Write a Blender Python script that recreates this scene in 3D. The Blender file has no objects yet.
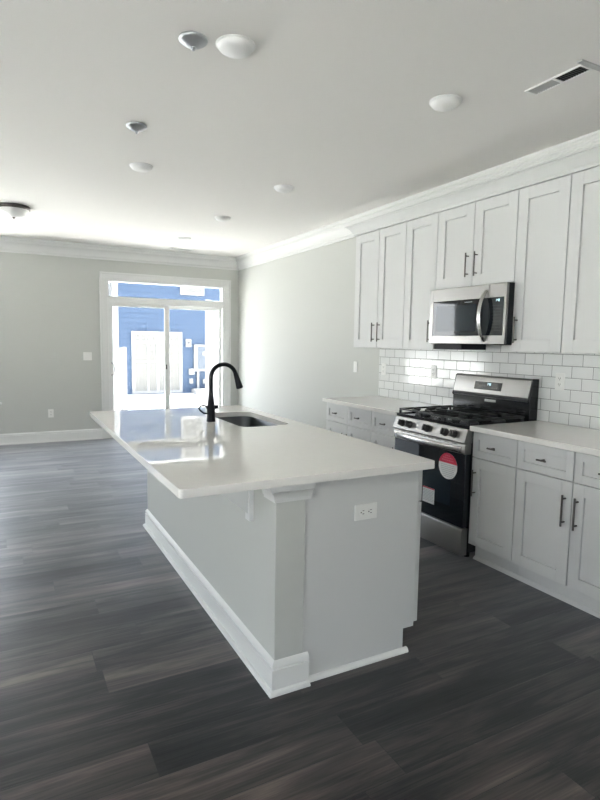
import bpy, bmesh, math, random
from mathutils import Vector, Matrix
random.seed(7)
S = bpy.context.scene
C = S.collection

# ------------------------------------------------------------------ camera
F_PX, YAW, PITCH, ROLL = 555.34, 0.4878, -0.1033, 0.0154
cam = bpy.data.cameras.new('camera'); co = bpy.data.objects.new('camera', cam); C.objects.link(co)
cam.sensor_fit = 'VERTICAL'; cam.sensor_height = 36.0; cam.lens = F_PX / 800 * 36.0
cam.clip_start = 0.02; cam.clip_end = 300
fw = Vector((math.sin(YAW)*math.cos(PITCH), math.cos(YAW)*math.cos(PITCH), math.sin(PITCH)))
rt = Vector((math.cos(YAW), -math.sin(YAW), 0)); up = rt.cross(fw)
r2 = math.cos(ROLL)*rt + math.sin(ROLL)*up; u2 = -math.sin(ROLL)*rt + math.cos(ROLL)*up
co.matrix_world = Matrix(((r2.x, u2.x, -fw.x, -3.3226), (r2.y, u2.y, -fw.y, -8.4074), (r2.z, u2.z, -fw.z, 1.4372), (0, 0, 0, 1)))
S.camera = co

# ------------------------------------------------------------------ exposure, world, sun, window portals
S.view_settings.view_transform = 'Standard'; S.view_settings.look = 'None'
S.view_settings.gamma = 1.0; S.view_settings.use_curve_mapping = False
S.view_settings.exposure = 2.24
S.cycles.use_denoising = True
S.cycles.max_bounces = 14; S.cycles.diffuse_bounces = 8; S.cycles.glossy_bounces = 6
S.cycles.transparent_max_bounces = 16
S.cycles.sample_clamp_indirect = 8.0; S.cycles.caustics_reflective = False; S.cycles.caustics_refractive = False

W = bpy.data.worlds.new('sky'); S.world = W; W.use_nodes = True
wn = W.node_tree; wn.nodes.clear()
wo = wn.nodes.new('ShaderNodeOutputWorld'); wb = wn.nodes.new('ShaderNodeBackground')
tc = wn.nodes.new('ShaderNodeTexCoord'); sx = wn.nodes.new('ShaderNodeSeparateXYZ'); rp = wn.nodes.new('ShaderNodeValToRGB')
rp.color_ramp.elements[0].position = 0.0; rp.color_ramp.elements[0].color = (0.74, 0.74, 0.75, 1)
rp.color_ramp.elements[1].position = 0.7; rp.color_ramp.elements[1].color = (1.20, 1.34, 1.62, 1)
wn.links.new(tc.outputs['Generated'], sx.inputs[0]); wn.links.new(sx.outputs['Z'], rp.inputs[0])
wn.links.new(rp.outputs[0], wb.inputs['Color']); wb.inputs['Strength'].default_value = 2.0
wn.links.new(wb.outputs[0], wo.inputs['Surface'])

sun = bpy.data.lights.new('sun', 'SUN'); so = bpy.data.objects.new('sun', sun); C.objects.link(so)
sun.energy = 17.0; sun.angle = math.radians(2); sun.color = (1.0, 0.96, 0.9)
so.rotation_euler = Vector((-0.35, -0.06, -0.93)).to_track_quat('-Z', 'Y').to_euler()
so.location = (6, -3, 9)

def portal(name, loc, sx_, sy_, direction):
    l = bpy.data.lights.new(name, 'AREA'); l.shape = 'RECTANGLE'; l.size = sx_; l.size_y = sy_
    l.cycles.is_portal = True
    o = bpy.data.objects.new(name, l); C.objects.link(o); o.location = loc
    o.rotation_euler = Vector(direction).to_track_quat('-Z', 'Z' if abs(direction[2]) < .5 else 'Y').to_euler()
H = 2.748
portal('sky_portal_door', (-1.13, 0.16, 1.15), 1.8, 2.3, (0, -1, 0))
portal('sky_portal_far', (-4.5, 0.16, 1.45), 2.1, 1.75, (0, -1, 0))
for yy, ww in ((-3.2, 1.0), (-7.9, 1.4)): portal('sky_portal_left', (-6.26, yy, 1.2), ww, 2.3, (1, 0, 0))
for xx, ww in ((-4.6, 1.6),): portal('sky_portal_rear', (xx, -12.16, 1.3), ww, 2.0, (0, 1, 0))

# ------------------------------------------------------------------ materials
def newmat(name):
    m = bpy.data.materials.new(name); m.use_nodes = True
    return m, m.node_tree, m.node_tree.nodes['Principled BSDF']
def pm(name, col, rough=0.5, metal=0.0, spec=0.5, coat=0.0, bump=0.0, bscale=200, var=0.0, vscale=3.0, emit=None):
    m, t, b = newmat(name)
    b.inputs['Base Color'].default_value = (*col, 1); b.inputs['Roughness'].default_value = rough
    b.inputs['Metallic'].default_value = metal; b.inputs['Specular IOR Level'].default_value = spec
    b.inputs['Coat Weight'].default_value = coat; b.inputs['Coat Roughness'].default_value = 0.05
    co_ = t.nodes.new('ShaderNodeTexCoord')
    if var:
        n = t.nodes.new('ShaderNodeTexNoise'); n.inputs['Scale'].default_value = vscale; n.inputs['Detail'].default_value = 6
        mx = t.nodes.new('ShaderNodeMix'); mx.data_type = 'RGBA'
        mx.inputs['A'].default_value = (*[c*(1-var) for c in col], 1); mx.inputs['B'].default_value = (*[min(1, c*(1+var)) for c in col], 1)
        t.links.new(co_.outputs['Object'], n.inputs['Vector']); t.links.new(n.outputs['Fac'], mx.inputs['Factor'])
        t.links.new(mx.outputs['Result'], b.inputs['Base Color'])
    if bump:
        n = t.nodes.new('ShaderNodeTexNoise'); n.inputs['Scale'].default_value = bscale
        bu = t.nodes.new('ShaderNodeBump'); bu.inputs['Strength'].default_value = bump; bu.inputs['Distance'].default_value = 0.002
        t.links.new(co_.outputs['Object'], n.inputs['Vector']); t.links.new(n.outputs['Fac'], bu.inputs['Height']); t.links.new(bu.outputs[0], b.inputs['Normal'])
    if emit:
        b.inputs['Emission Color'].default_value = (*emit[0], 1); b.inputs['Emission Strength'].default_value = emit[1]
    return m
def brushed(name, col, rough, axis):
    m, t, b = newmat(name)
    b.inputs['Metallic'].default_value = 1.0; b.inputs['Base Color'].default_value = (*col, 1)
    c = t.nodes.new('ShaderNodeTexCoord'); mp = t.nodes.new('ShaderNodeMapping')
    sc = [400, 400, 400]; sc[axis] = 6; mp.inputs['Scale'].default_value = sc
    n = t.nodes.new('ShaderNodeTexNoise'); n.inputs['Scale'].default_value = 1.0; n.inputs['Detail'].default_value = 3
    mr = t.nodes.new('ShaderNodeMapRange'); mr.inputs['To Min'].default_value = rough*0.95; mr.inputs['To Max'].default_value = rough*1.05
    t.links.new(c.outputs['Object'], mp.inputs[0]); t.links.new(mp.outputs[0], n.inputs['Vector'])
    t.links.new(n.outputs['Fac'], mr.inputs['Value']); t.links.new(mr.outputs[0], b.inputs['Roughness'])
    return m
def glassmat(name, tint=(1, 1, 1)):
    m = bpy.data.materials.new(name); m.use_nodes = True; t = m.node_tree; t.nodes.clear()
    o = t.nodes.new('ShaderNodeOutputMaterial'); mx = t.nodes.new('ShaderNodeMixShader'); lw = t.nodes.new('ShaderNodeLayerWeight')
    lw.inputs['Blend'].default_value = 0.5
    fr = t.nodes.new('ShaderNodeMath'); fr.operation = 'MULTIPLY_ADD'; fr.inputs[1].default_value = 0.9; fr.inputs[2].default_value = 0.025
    pw = t.nodes.new('ShaderNodeMath'); pw.operation = 'POWER'; pw.inputs[1].default_value = 5.0
    t.links.new(lw.outputs['Facing'], pw.inputs[0]); t.links.new(pw.outputs[0], fr.inputs[0])
    tr = t.nodes.new('ShaderNodeBsdfTransparent'); tr.inputs[0].default_value = (*tint, 1)
    gl = t.nodes.new('ShaderNodeBsdfGlossy'); gl.inputs['Roughness'].default_value = 0.0
    t.links.new(fr.outputs[0], mx.inputs[0]); t.links.new(tr.outputs[0], mx.inputs[1]); t.links.new(gl.outputs[0], mx.inputs[2])
    t.links.new(mx.outputs[0], o.inputs[0])
    return m

def mth(t, op, a, b=None):
    n = t.nodes.new('ShaderNodeMath'); n.operation = op
    for i, v in enumerate((a, b)):
        if v is None: continue
        if isinstance(v, (int, float)): n.inputs[i].default_value = v
        else: t.links.new(v, n.inputs[i])
    return n.outputs[0]

def floor_mat():
    m, t, b = newmat('floor_planks')
    c = t.nodes.new('ShaderNodeTexCoord'); s = t.nodes.new('ShaderNodeSeparateXYZ'); t.links.new(c.outputs['Object'], s.inputs[0])
    X, Y = s.outputs['X'], s.outputs['Y']
    PW, PL = 0.178, 1.22
    v = mth(t, 'DIVIDE', mth(t, 'ADD', Y, 20 + 0.05), PW); row = mth(t, 'FLOOR', v); fv = mth(t, 'FRACT', v)
    wn1 = t.nodes.new('ShaderNodeTexWhiteNoise'); wn1.noise_dimensions = '1D'; t.links.new(row, wn1.inputs['W'])
    u = mth(t, 'DIVIDE', mth(t, 'ADD', X, mth(t, 'MULTIPLY', wn1.outputs['Value'], PL * 3)), PL)
    colm = mth(t, 'FLOOR', u); fu = mth(t, 'FRACT', u)
    cmb = t.nodes.new('ShaderNodeCombineXYZ'); t.links.new(row, cmb.inputs[0]); t.links.new(colm, cmb.inputs[1])
    wn2 = t.nodes.new('ShaderNodeTexWhiteNoise'); wn2.noise_dimensions = '2D'; t.links.new(cmb.outputs[0], wn2.inputs['Vector'])
    # grain coordinates: stretched along the plank, shifted per plank
    g = t.nodes.new('ShaderNodeCombineXYZ')
    t.links.new(mth(t, 'ADD', mth(t, 'MULTIPLY', X, 1.1), mth(t, 'MULTIPLY', wn2.outputs['Value'], 37)), g.inputs[0])
    t.links.new(mth(t, 'MULTIPLY', Y, 11), g.inputs[1]); t.links.new(mth(t, 'MULTIPLY', wn2.outputs['Value'], 11), g.inputs[2])
    n1 = t.nodes.new('ShaderNodeTexNoise'); n1.inputs['Scale'].default_value = 1.4; n1.inputs['Detail'].default_value = 8; n1.inputs['Roughness'].default_value = 0.62; n1.inputs['Distortion'].default_value = 0.7
    t.links.new(g.outputs[0], n1.inputs['Vector'])
    g2 = t.nodes.new('ShaderNodeCombineXYZ')
    t.links.new(mth(t, 'ADD', mth(t, 'MULTIPLY', X, 3), mth(t, 'MULTIPLY', wn2.outputs['Value'], 17)), g2.inputs[0]); t.links.new(mth(t, 'MULTIPLY', Y, 130), g2.inputs[1])
    n2 = t.nodes.new('ShaderNodeTexNoise'); n2.inputs['Scale'].default_value = 1.0; n2.inputs['Detail'].default_value = 4
    t.links.new(g2.outputs[0], n2.inputs['Vector'])
    # large blotches
    g3 = t.nodes.new('ShaderNodeCombineXYZ')
    t.links.new(mth(t, 'ADD', mth(t, 'MULTIPLY', X, 1.6), mth(t, 'MULTIPLY', wn2.outputs['Value'], 29)), g3.inputs[0]); t.links.new(mth(t, 'MULTIPLY', Y, 7), g3.inputs[1])
    n3 = t.nodes.new('ShaderNodeTexNoise'); n3.inputs['Scale'].default_value = 1.0; n3.inputs['Detail'].default_value = 3
    t.links.new(g3.outputs[0], n3.inputs['Vector'])
    val = mth(t, 'ADD', mth(t, 'ADD', mth(t, 'MULTIPLY', n1.outputs['Fac'], 0.62), mth(t, 'MULTIPLY', wn2.outputs['Value'], 0.16)),
              mth(t, 'ADD', mth(t, 'MULTIPLY', n2.outputs['Fac'], 0.20), mth(t, 'MULTIPLY', n3.outputs['Fac'], 0.36)))
    r = t.nodes.new('ShaderNodeValToRGB'); t.links.new(val, r.inputs[0])
    e = r.color_ramp.elements
    e[0].position = 0.50; e[0].color = (0.0035, 0.0031, 0.0028, 1)
    e[1].position = 0.93; e[1].color = (0.150, 0.112, 0.090, 1)
    k = e.new(0.62); k.color = (0.011, 0.0095, 0.0085, 1)
    k = e.new(0.75); k.color = (0.050, 0.039, 0.033, 1)
    # seams
    dv = mth(t, 'MULTIPLY', mth(t, 'MINIMUM', fv, mth(t, 'SUBTRACT', 1, fv)), PW)
    du = mth(t, 'MULTIPLY', mth(t, 'MINIMUM', fu, mth(t, 'SUBTRACT', 1, fu)), PL)
    seam = mth(t, 'LESS_THAN', mth(t, 'MINIMUM', dv, du), 0.0013)
    mx = t.nodes.new('ShaderNodeMix'); mx.data_type = 'RGBA'; t.links.new(seam, mx.inputs['Factor'])
    t.links.new(r.outputs[0], mx.inputs['A']); mx.inputs['B'].default_value = (0.008, 0.007, 0.007, 1)
    t.links.new(mx.outputs['Result'], b.inputs['Base Color'])
    mr = t.nodes.new('ShaderNodeMapRange'); mr.inputs['To Min'].default_value = 0.30; mr.inputs['To Max'].default_value = 0.44
    t.links.new(n1.outputs['Fac'], mr.inputs['Value']); t.links.new(mr.outputs[0], b.inputs['Roughness'])
    b.inputs['Specular IOR Level'].default_value = 0.3
    t.links.new(mth(t, 'ADD', mth(t, 'MULTIPLY', val, 1.5), -0.25), b.inputs['Sheen Weight']); b.inputs['Sheen Roughness'].default_value = 0.35; b.inputs['Sheen Tint'].default_value = (0.92, 0.95, 1.0, 1)  # bluish sheen added to stand in for window glow on the floor
    hgt = mth(t, 'SUBTRACT', mth(t, 'ADD', n2.outputs['Fac'], n1.outputs['Fac']), mth(t, 'MULTIPLY', seam, 1.5))
    bu = t.nodes.new('ShaderNodeBump'); bu.inputs['Strength'].default_value = 0.22; bu.inputs['Distance'].default_value = 0.0016
    t.links.new(hgt, bu.inputs['Height']); t.links.new(bu.outputs[0], b.inputs['Normal'])
    return m

def tile_mat():
    m, t, b = newmat('subway_tile')
    c = t.nodes.new('ShaderNodeTexCoord'); s = t.nodes.new('ShaderNodeSeparateXYZ'); t.links.new(c.outputs['Object'], s.inputs[0])
    g = t.nodes.new('ShaderNodeCombineXYZ')
    t.links.new(mth(t, 'ADD', s.outputs['Y'], 5.616 + 0.1525*20), g.inputs[0]); t.links.new(mth(t, 'ADD', s.outputs['Z'], -0.914 + 0.0785*2), g.inputs[1])
    br = t.nodes.new('ShaderNodeTexBrick'); t.links.new(g.outputs[0], br.inputs['Vector'])
    br.inputs['Scale'].default_value = 1.0; br.inputs['Brick Width'].default_value = 0.1525; br.inputs['Row Height'].default_value = 0.0785
    br.inputs['Mortar Size'].default_value = 0.0016; br.inputs['Mortar Smooth'].default_value = 0.15; br.inputs['Bias'].default_value = 0
    br.inputs['Color1'].default_value = (0.80, 0.81, 0.80, 1); br.inputs['Color2'].default_value = (0.74, 0.75, 0.745, 1); br.inputs['Mortar'].default_value = (0.13, 0.13, 0.125, 1)
    t.links.new(br.outputs['Color'], b.inputs['Base Color'])
    b2 = t.nodes.new('ShaderNodeTexBrick'); t.links.new(g.outputs[0], b2.inputs['Vector'])
    for k, vv in (('Scale', 1.0), ('Brick Width', 0.1525), ('Row Height', 0.0785), ('Mortar Size', 0.005), ('Mortar Smooth', 1.0)): b2.inputs[k].default_value = vv
    nz = t.nodes.new('ShaderNodeTexNoise'); nz.inputs['Scale'].default_value = 14; t.links.new(c.outputs['Object'], nz.inputs['Vector'])
    h = mth(t, 'SUBTRACT', mth(t, 'MULTIPLY', nz.outputs['Fac'], 0.35), b2.outputs['Fac'])
    bu = t.nodes.new('ShaderNodeBump'); bu.inputs['Strength'].default_value = 0.7; bu.inputs['Distance'].default_value = 0.002
    t.links.new(h, bu.inputs['Height']); t.links.new(bu.outputs[0], b.inputs['Normal'])
    t.links.new(mth(t, 'ADD', mth(t, 'MULTIPLY', br.outputs['Fac'], 0.6), 0.09), b.inputs['Roughness'])
    return m

M = dict(
    wall=pm('wall_paint', (0.545, 0.555, 0.53), 0.6, spec=0.3, bump=0.08, bscale=350),
    ceil=pm('ceiling_paint', (0.84, 0.825, 0.80), 0.85, spec=0.15, bump=0.1, bscale=300),
    trim=pm('trim_paint', (0.72, 0.725, 0.715), 0.32, spec=0.45),
    cab=pm('cabinet_paint', (0.63, 0.635, 0.63), 0.38, spec=0.45),
    cabin=pm('cabinet_box', (0.55, 0.55, 0.54), 0.5),
    quartz=pm('quartz', (0.80, 0.785, 0.755), 0.018, spec=0.5, var=0.03, vscale=30),
    floor=floor_mat(), tile=tile_mat(),
    steel=brushed('stainless_steel', (0.31, 0.302, 0.292), 0.30, 1),
    sinksteel=brushed('sink_steel', (0.14, 0.15, 0.16), 0.32, 1),
    chrome=pm('polished_steel', (0.58, 0.575, 0.565), 0.16, 1.0),
    nickel=pm('brushed_nickel', (0.14, 0.13, 0.122), 0.36, 1.0),
    dnickel=pm('canopy_nickel', (0.55, 0.57, 0.59), 0.42, 1.0),
    black=pm('black_matte', (0.006, 0.008, 0.011), 0.5, spec=0.3),
    enamel=pm('black_enamel', (0.008, 0.009, 0.011), 0.14),
    iron=pm('cast_iron', (0.011, 0.012, 0.013), 0.42, bump=0.15, bscale=500),
    oglass=pm('oven_glass', (0.005, 0.008, 0.012), 0.03, spec=0.75),
    owin=pm('oven_window_glass', (0.016, 0.026, 0.036), 0.04, spec=0.6),
    knob=pm('knob_grey', (0.035, 0.035, 0.036), 0.35),
    dkgrey=pm('dark_grey_metal', (0.09, 0.09, 0.095), 0.4, 0.6),
    plate=pm('plate_plastic', (0.80, 0.80, 0.78), 0.35),
    slot=pm('slot_dark', (0.02, 0.02, 0.02), 0.6),
    lite=pm('light_plastic', (0.84, 0.84, 0.83), 0.4),
    frost=pm('frosted_glass', (0.86, 0.86, 0.85), 0.35),
    vinyl=pm('door_vinyl', (0.77, 0.775, 0.765), 0.35),
    glass=glassmat('clear_glass', (0.97, 0.985, 0.98)), tglass=glassmat('dimming_door_glass', (0.72, 0.73, 0.73)),  # door panes carry an added grey tint that dims the bright outdoors
    red=pm('sticker_red', (0.62, 0.02, 0.07), 0.4), paper=pm('sticker_white', (0.78, 0.80, 0.80), 0.45), ink=pm('sticker_ink', (0.42, 0.45, 0.46), 0.5), pink=pm('sticker_pale_ink', (0.72, 0.14, 0.22), 0.5),
    lcd=pm('clock_digits', (0.6, 0.8, 0.85), 0.4, emit=((0.75, 0.92, 1.0), 0.25)),
    slat=pm('vent_grey', (0.50, 0.50, 0.50), 0.45), vdark=pm('vent_dark', (0.015, 0.018, 0.02), 0.7),
    siding=pm('blue_siding', (0.026, 0.050, 0.092), 0.6, var=0.06, vscale=2), wsiding=pm('white_siding', (0.17, 0.172, 0.175), 0.6),
    wtrim=pm('exterior_white', (0.21, 0.21, 0.207), 0.5), conc=pm('concrete', (0.62, 0.61, 0.58), 0.85, var=0.08, vscale=1.5),
    skypane=pm('blinds_sky_reflection', (0.125, 0.122, 0.112), 0.5), meter=pm('meter_grey', (0.065, 0.08, 0.10), 0.5),  # pane colour holds pale blinds plus the sky reflected in the glass
    grass=pm('lawn', (0.12, 0.18, 0.06), 0.9, var=0.3, vscale=6), brick=pm('outer_wall', (0.55, 0.55, 0.54), 0.7),
)

# ------------------------------------------------------------------ mesh helpers
ORG = {}
class MB:
    def __init__(self): self.bm = bmesh.new()
    def box(self, x0, x1, y0, y1, z0, z1):
        xs, ys, zs = sorted((x0, x1)), sorted((y0, y1)), sorted((z0, z1))
        v = [self.bm.verts.new((x, y, z)) for x in xs for y in ys for z in zs]
        for f in ((0,1,3,2),(4,6,7,5),(0,4,5,1),(2,3,7,6),(0,2,6,4),(1,5,7,3)): self.bm.faces.new([v[i] for i in f])
        return self
    def prism(self, poly, axis, a, b):      # poly: 2D points in the other two axes (cyclic order kept)
        def pt(p, w):
            if axis == 0: return (w, p[0], p[1])
            if axis == 1: return (p[0], w, p[1])
            return (p[0], p[1], w)
        A = [self.bm.verts.new(pt(p, a)) for p in poly]; B = [self.bm.verts.new(pt(p, b)) for p in poly]
        n = len(poly)
        self.bm.faces.new(A); self.bm.faces.new(B[::-1])
        for i in range(n): self.bm.faces.new((A[i], B[i], B[(i+1) % n], A[(i+1) % n]))
        return self
    def sweep(self, rings, cap=True, smooth=True):
        vs = [[self.bm.verts.new(p) for p in r] for r in rings]; n = len(rings[0])
        for a, b in zip(vs, vs[1:]):
            for i in range(n):
                f = self.bm.faces.new((a[i], a[(i+1) % n], b[(i+1) % n], b[i])); f.smooth = smooth
        if cap:
            self.bm.faces.new(vs[0][::-1]); self.bm.faces.new(vs[-1])
        return self
    def tube(self, pts, rad, n=14, cap=True):
        pts = [Vector(p) for p in pts]
        if not isinstance(rad, (list, tuple)): rad = [rad]*len(pts)
        rings = []; prev = None
        for i, p in enumerate(pts):
            d = (pts[min(i+1, len(pts)-1)] - pts[max(i-1, 0)]).normalized()
            if prev is None:
                ref = Vector((0, 0, 1)) if abs(d.z) < .9 else Vector((0, 1, 0))
                nx = d.cross(ref).normalized()
            else:
                nx = (prev - d*prev.dot(d)).normalized()
            prev = nx; ny = d.cross(nx)
            rings.append([p + (nx*math.cos(2*math.pi*k/n) + ny*math.sin(2*math.pi*k/n))*rad[i] for k in range(n)])
        return self.sweep(rings, cap)
    def lathe(self, prof, c, n=32, axis='z'):
        rings = []
        for r, z in prof:
            r = max(r, 1e-4)
            ring = []
            for k in range(n):
                a = 2*math.pi*k/n
                p = (r*math.cos(a), r*math.sin(a), z)
                if axis == 'x': p = (z, p[0], p[1])
                if axis == 'y': p = (p[0], z, p[1])
                ring.append(Vector(p) + Vector(c))
            rings.append(ring)
        return self.sweep(rings)
    def run(self, path, prof):      # mitred moulding: prof (distance to the right of the path, z)
        P = [Vector((*p, 0)) for p in path]; rings = []
        nr = [Vector(((b-a).y, -(b-a).x, 0)).normalized() for a, b in zip(P, P[1:])]
        for i, p in enumerate(P):
            if i == 0: mv = nr[0]
            elif i == len(P)-1: mv = nr[-1]
            else:
                mv = nr[i-1] + nr[i]; mv = mv / (mv.dot(nr[i]))
            rings.append([p + mv*d + Vector((0, 0, z)) for d, z in prof])
        return self.sweep(rings, True, False)
    def xform(self, mat):
        bmesh.ops.transform(self.bm, matrix=mat, verts=self.bm.verts); return self
    def obj(self, name, mat, parent=None, bevel=0.0, seg=2, label=None):
        off = Vector((0, 0, 0))
        if parent is not None: off = ORG[parent.name]
        bmesh.ops.recalc_face_normals(self.bm, faces=self.bm.faces)
        if off.length: bmesh.ops.translate(self.bm, vec=-off, verts=self.bm.verts)
        me = bpy.data.meshes.new(name); self.bm.to_mesh(me); self.bm.free()
        me.materials.append(mat)
        try: me.set_sharp_from_angle(angle=math.radians(35))
        except Exception: pass
        o = bpy.data.objects.new(name, me); C.objects.link(o)
        if parent is not None: o.parent = parent
        ORG[o.name] = off
        if bevel:
            bv = o.modifiers.new('bevel', 'BEVEL'); bv.width = bevel; bv.segments = seg; bv.limit_method = 'ANGLE'; bv.angle_limit = math.radians(40)
        if label: o['label'] = label
        return o
def tag(o, label, cat, group=None):
    o['label'] = label; o['category'] = cat
    if group: o['group'] = group
    return o
def thing(name, label, cat, loc=(0, 0, 0), group=None):
    o = bpy.data.objects.new(name, None); o.empty_display_size = 0.1; C.objects.link(o)
    o.location = loc; ORG[o.name] = Vector(loc)
    return tag(o, label, cat, group)
def struct(o):
    o['kind'] = 'structure'; return o
def sroot(name, loc=(0, 0, 0)):
    o = bpy.data.objects.new(name, None); C.objects.link(o); o.location = loc; ORG[o.name] = Vector(loc); o['kind'] = 'structure'; return o
def dup(root, loc, label, group=None):
    r = root.copy(); C.objects.link(r); r.location = loc; r['label'] = label
    if group: r['group'] = group
    for ch in list(root.children):
        c = ch.copy(); C.objects.link(c); c.parent = r
        for g in list(ch.children):
            d = g.copy(); C.objects.link(d); d.parent = c
    return r

# ------------------------------------------------------------------ room shell
XL, YR = -6.10, -12.0
struct(MB().box(XL-.15, .15, YR-.15, .15, -.15, 0).obj('floor', M['floor']))
struct(MB().box(XL-.15, .15, YR-.15, .15, H, H+.25).obj('ceiling', M['ceil']))
struct(MB().box(0, .15, YR, 0, 0, H).obj('wall_right', M['wall']))
def wall_with_holes(name, axis, w0, w1, a0, a1, holes):
    m = MB(); cuts = sorted(holes)
    def bx(a, b, z0, z1):
        if b - a > 1e-4 and z1 - z0 > 1e-4:
            if axis == 'y': m.box(a, b, w0, w1, z0, z1)
            else: m.box(w0, w1, a, b, z0, z1)
    p = a0
    for (h0, h1, z0, z1) in cuts:
        bx(p, h0, 0, H); bx(h0, h1, 0, z0); bx(h0, h1, z1, H); p = h1
    bx(p, a1, 0, H)
    return struct(m.obj(name, M['wall']))
wall_with_holes('wall_far', 'y', 0, .15, XL-.15, .15, [(-2.02, -.23, 0, 2.30), (-5.55, -3.45, .56, 2.32)])
LW = [(-3.7, -2.7), (-8.6, -7.2)]
wall_with_holes('wall_left', 'x', XL-.15, XL, YR, 0, [(a, b, .05, 2.35) for a, b in LW])
RW = [(-5.4, -3.8)]
wall_with_holes('wall_rear', 'y', YR-.15, YR, XL-.15, .15, [(a, b, .3, 2.3) for a, b in RW])

def sash_window(name, axis, a0, a1, z0, z1, w, stool=None):
    """twin double-hung window in the wall plane; w = wall coordinate of the glass, stool = (inner face coord, dir)"""
    r = sroot(name, ((a0+a1)/2, w, z0) if axis == 'y' else (w, (a0+a1)/2, z0))
    def B(m, a, b, d0, d1, c, d):
        if axis == 'y': m.box(a, b, w+d0, w+d1, c, d)
        else: m.box(w+d0, w+d1, a, b, c, d)
    m = MB(); t = .045
    B(m, a0, a0+t, -.04, .04, z0, z1); B(m, a1-t, a1, -.04, .04, z0, z1); B(m, a0+t, a1-t, -.04, .04, z0, z0+t); B(m, a0+t, a1-t, -.04, .04, z1-t, z1)
    mid = (a0+a1)/2; B(m, mid-t, mid+t, -.04, .04, z0+t, z1-t)
    m.obj('window_frame', M['vinyl'], r, .003)
    for s0, s1 in ((a0+t, mid-t), (mid+t, a1-t)):
        zm = (z0+z1)/2
        for (c, d, off) in ((z0+t, zm+.02, -.018), (zm-.02, z1-t, .012)):
            m = MB(); q = .035
            B(m, s0, s0+q, off-.012, off+.012, c, d); B(m, s1-q, s1, off-.012, off+.012, c, d); B(m, s0+q, s1-q, off-.012, off+.012, c, c+q); B(m, s0+q, s1-q, off-.012, off+.012, d-q, d)
            sash = m.obj('sash', M['vinyl'], r, .002)
            m = MB(); B(m, s0+q, s1-q, off-.003, off+.003, c+q, d-q); m.obj('pane', M['glass'], sash)
    return r
w2 = sash_window('window_1', 'y', -5.55, -3.45, .58, 2.32, .10)
MB().box(-5.62, -3.385, -.055, .06, .555, .58).obj('window_stool', M['trim'], w2, .004)
MB().box(-5.59, -3.42, -.018, -.001, .475, .555).obj('apron', M['trim'], w2, .003)
for i, (a, b) in enumerate(LW): sash_window('window_%d' % (i+2), 'x', a, b, .05, 2.35, XL-.10)
for i, (a, b) in enumerate(RW): sash_window('window_%d' % (i+4), 'y', a, b, .3, 2.3, YR-.10)

# sliding patio door with transom
d1 = sroot('door_1', (-1.125, 0, 0))
m = MB()
m.box(-2.02, -1.985, .0, .14, 0, 2.30).box(-.265, -.23, .0, .14, 0, 2.30).box(-1.985, -.265, .0, .14, 2.268, 2.30)
m.box(-1.985, -.265, .0, .14, 1.955, 2.055).box(-1.985, -.265, -.008, .10, 1.975, 2.03).box(-1.985, -.265, .0, .14, 0, .035)
m.obj('door_frame', M['vinyl'], d1, .004)
MB().box(-1.985, -.265, .07, .076, 2.055, 2.268).obj('transom_pane', M['tglass'], d1)
def slider(name, x0, x1, y, sl, sr):
    m = MB(); m.box(x0, x0+sl, y-.016, y+.016, .035, 1.955).box(x1-sr, x1, y-.016, y+.016, .035, 1.955)
    m.box(x0+sl, x1-sr, y-.016, y+.016, .035, .125).box(x0+sl, x1-sr, y-.016, y+.016, 1.915, 1.955)
    o = m.obj(name, M['vinyl'], d1, .003)
    MB().box(x0+sl, x1-sr, y-.003, y+.003, .125, 1.915).obj('pane', M['tglass'], o)
    return o
sl = slider('sliding_panel', -1.985, -1.115, .045, .045, .065)
sf = slider('fixed_panel', -1.15, -.265, .10, .06, .035)
m = MB(); m.tube([(-1.962, .03, .92), (-1.945, -.015, .935), (-1.93, -.03, 1.0), (-1.93, -.03, 1.02), (-1.945, -.015, 1.085), (-1.962, .03, 1.10)], .007, 10)
m.obj('door_handle', M['nickel'], sl)
MB().box(-1.168, -1.15, .020, .030, 1.00, 1.07).obj('latch', M['dkgrey'], sl, .002)
# casing
m = MB()
m.box(-2.105, -2.015, -.018, 0, 0, 2.295).box(-.235, -.145, -.018, 0, 0, 2.295).box(-2.105, -.145, -.018, 0, 2.295, 2.385)
m.box(-2.112, -2.085, -.026, 0, 0, 2.385).box(-.165, -.138, -.026, 0, 0, 2.385).box(-2.112, -.138, -.026, 0, 2.365, 2.392)
struct(m.obj('trim_1', M['trim'], None, .003))

# crown mouldings and baseboards (profiles)
def crown_prof(d, h):   # (distance from wall, z) below ceiling
    return [(0, H-h), (.012, H-h), (.016, H-h+.025), (.024, H-h+.03), (.028, H-h+.05), (d*.38, H-h*.55), (d*.60, H-h*.38), (d*.66, H-.066), (d*.70, H-.064), (d*.70, H-.052), (d*.76, H-.050), (d*.76, H-.038), (d*.90, H-.030), (d*.92, H-.018), (d, H-.016), (d, H), (0, H)]
CP = crown_prof(.085, .19)
struct(MB().prism([(-p[0], p[1]) for p in CP], 0, XL, 0).obj('trim_2', M['trim']))               # far wall
struct(MB().prism([(-p[0], p[1]) for p in CP], 1, YR, 0).obj('trim_3', M['trim']))               # right wall
struct(MB().prism([(XL+p[0], p[1]) for p in CP], 1, YR, 0).obj('trim_4', M['trim']))             # left wall
BP = [(0, 0), (.032, 0), (.032, .006), (.026, .017), (.017, .020), (.017, .114), (.010, .116), (.010, .122), (.016, .125), (.014, .135), (.006, .147), (0, .150)]
struct(MB().prism([(-p[0], p[1]) for p in BP], 0, XL, -2.105).obj('baseboard_far', M['trim']))
struct(MB().prism([(-p[0], p[1]) for p in BP], 1, -3.86, 0).prism([(-p[0], p[1]) for p in BP], 1, YR, -6.90).obj('baseboard_right', M['trim']))
struct(MB().prism([(XL+p[0], p[1]) for p in BP], 1, YR, 0).obj('baseboard_left', M['trim']))

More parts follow.
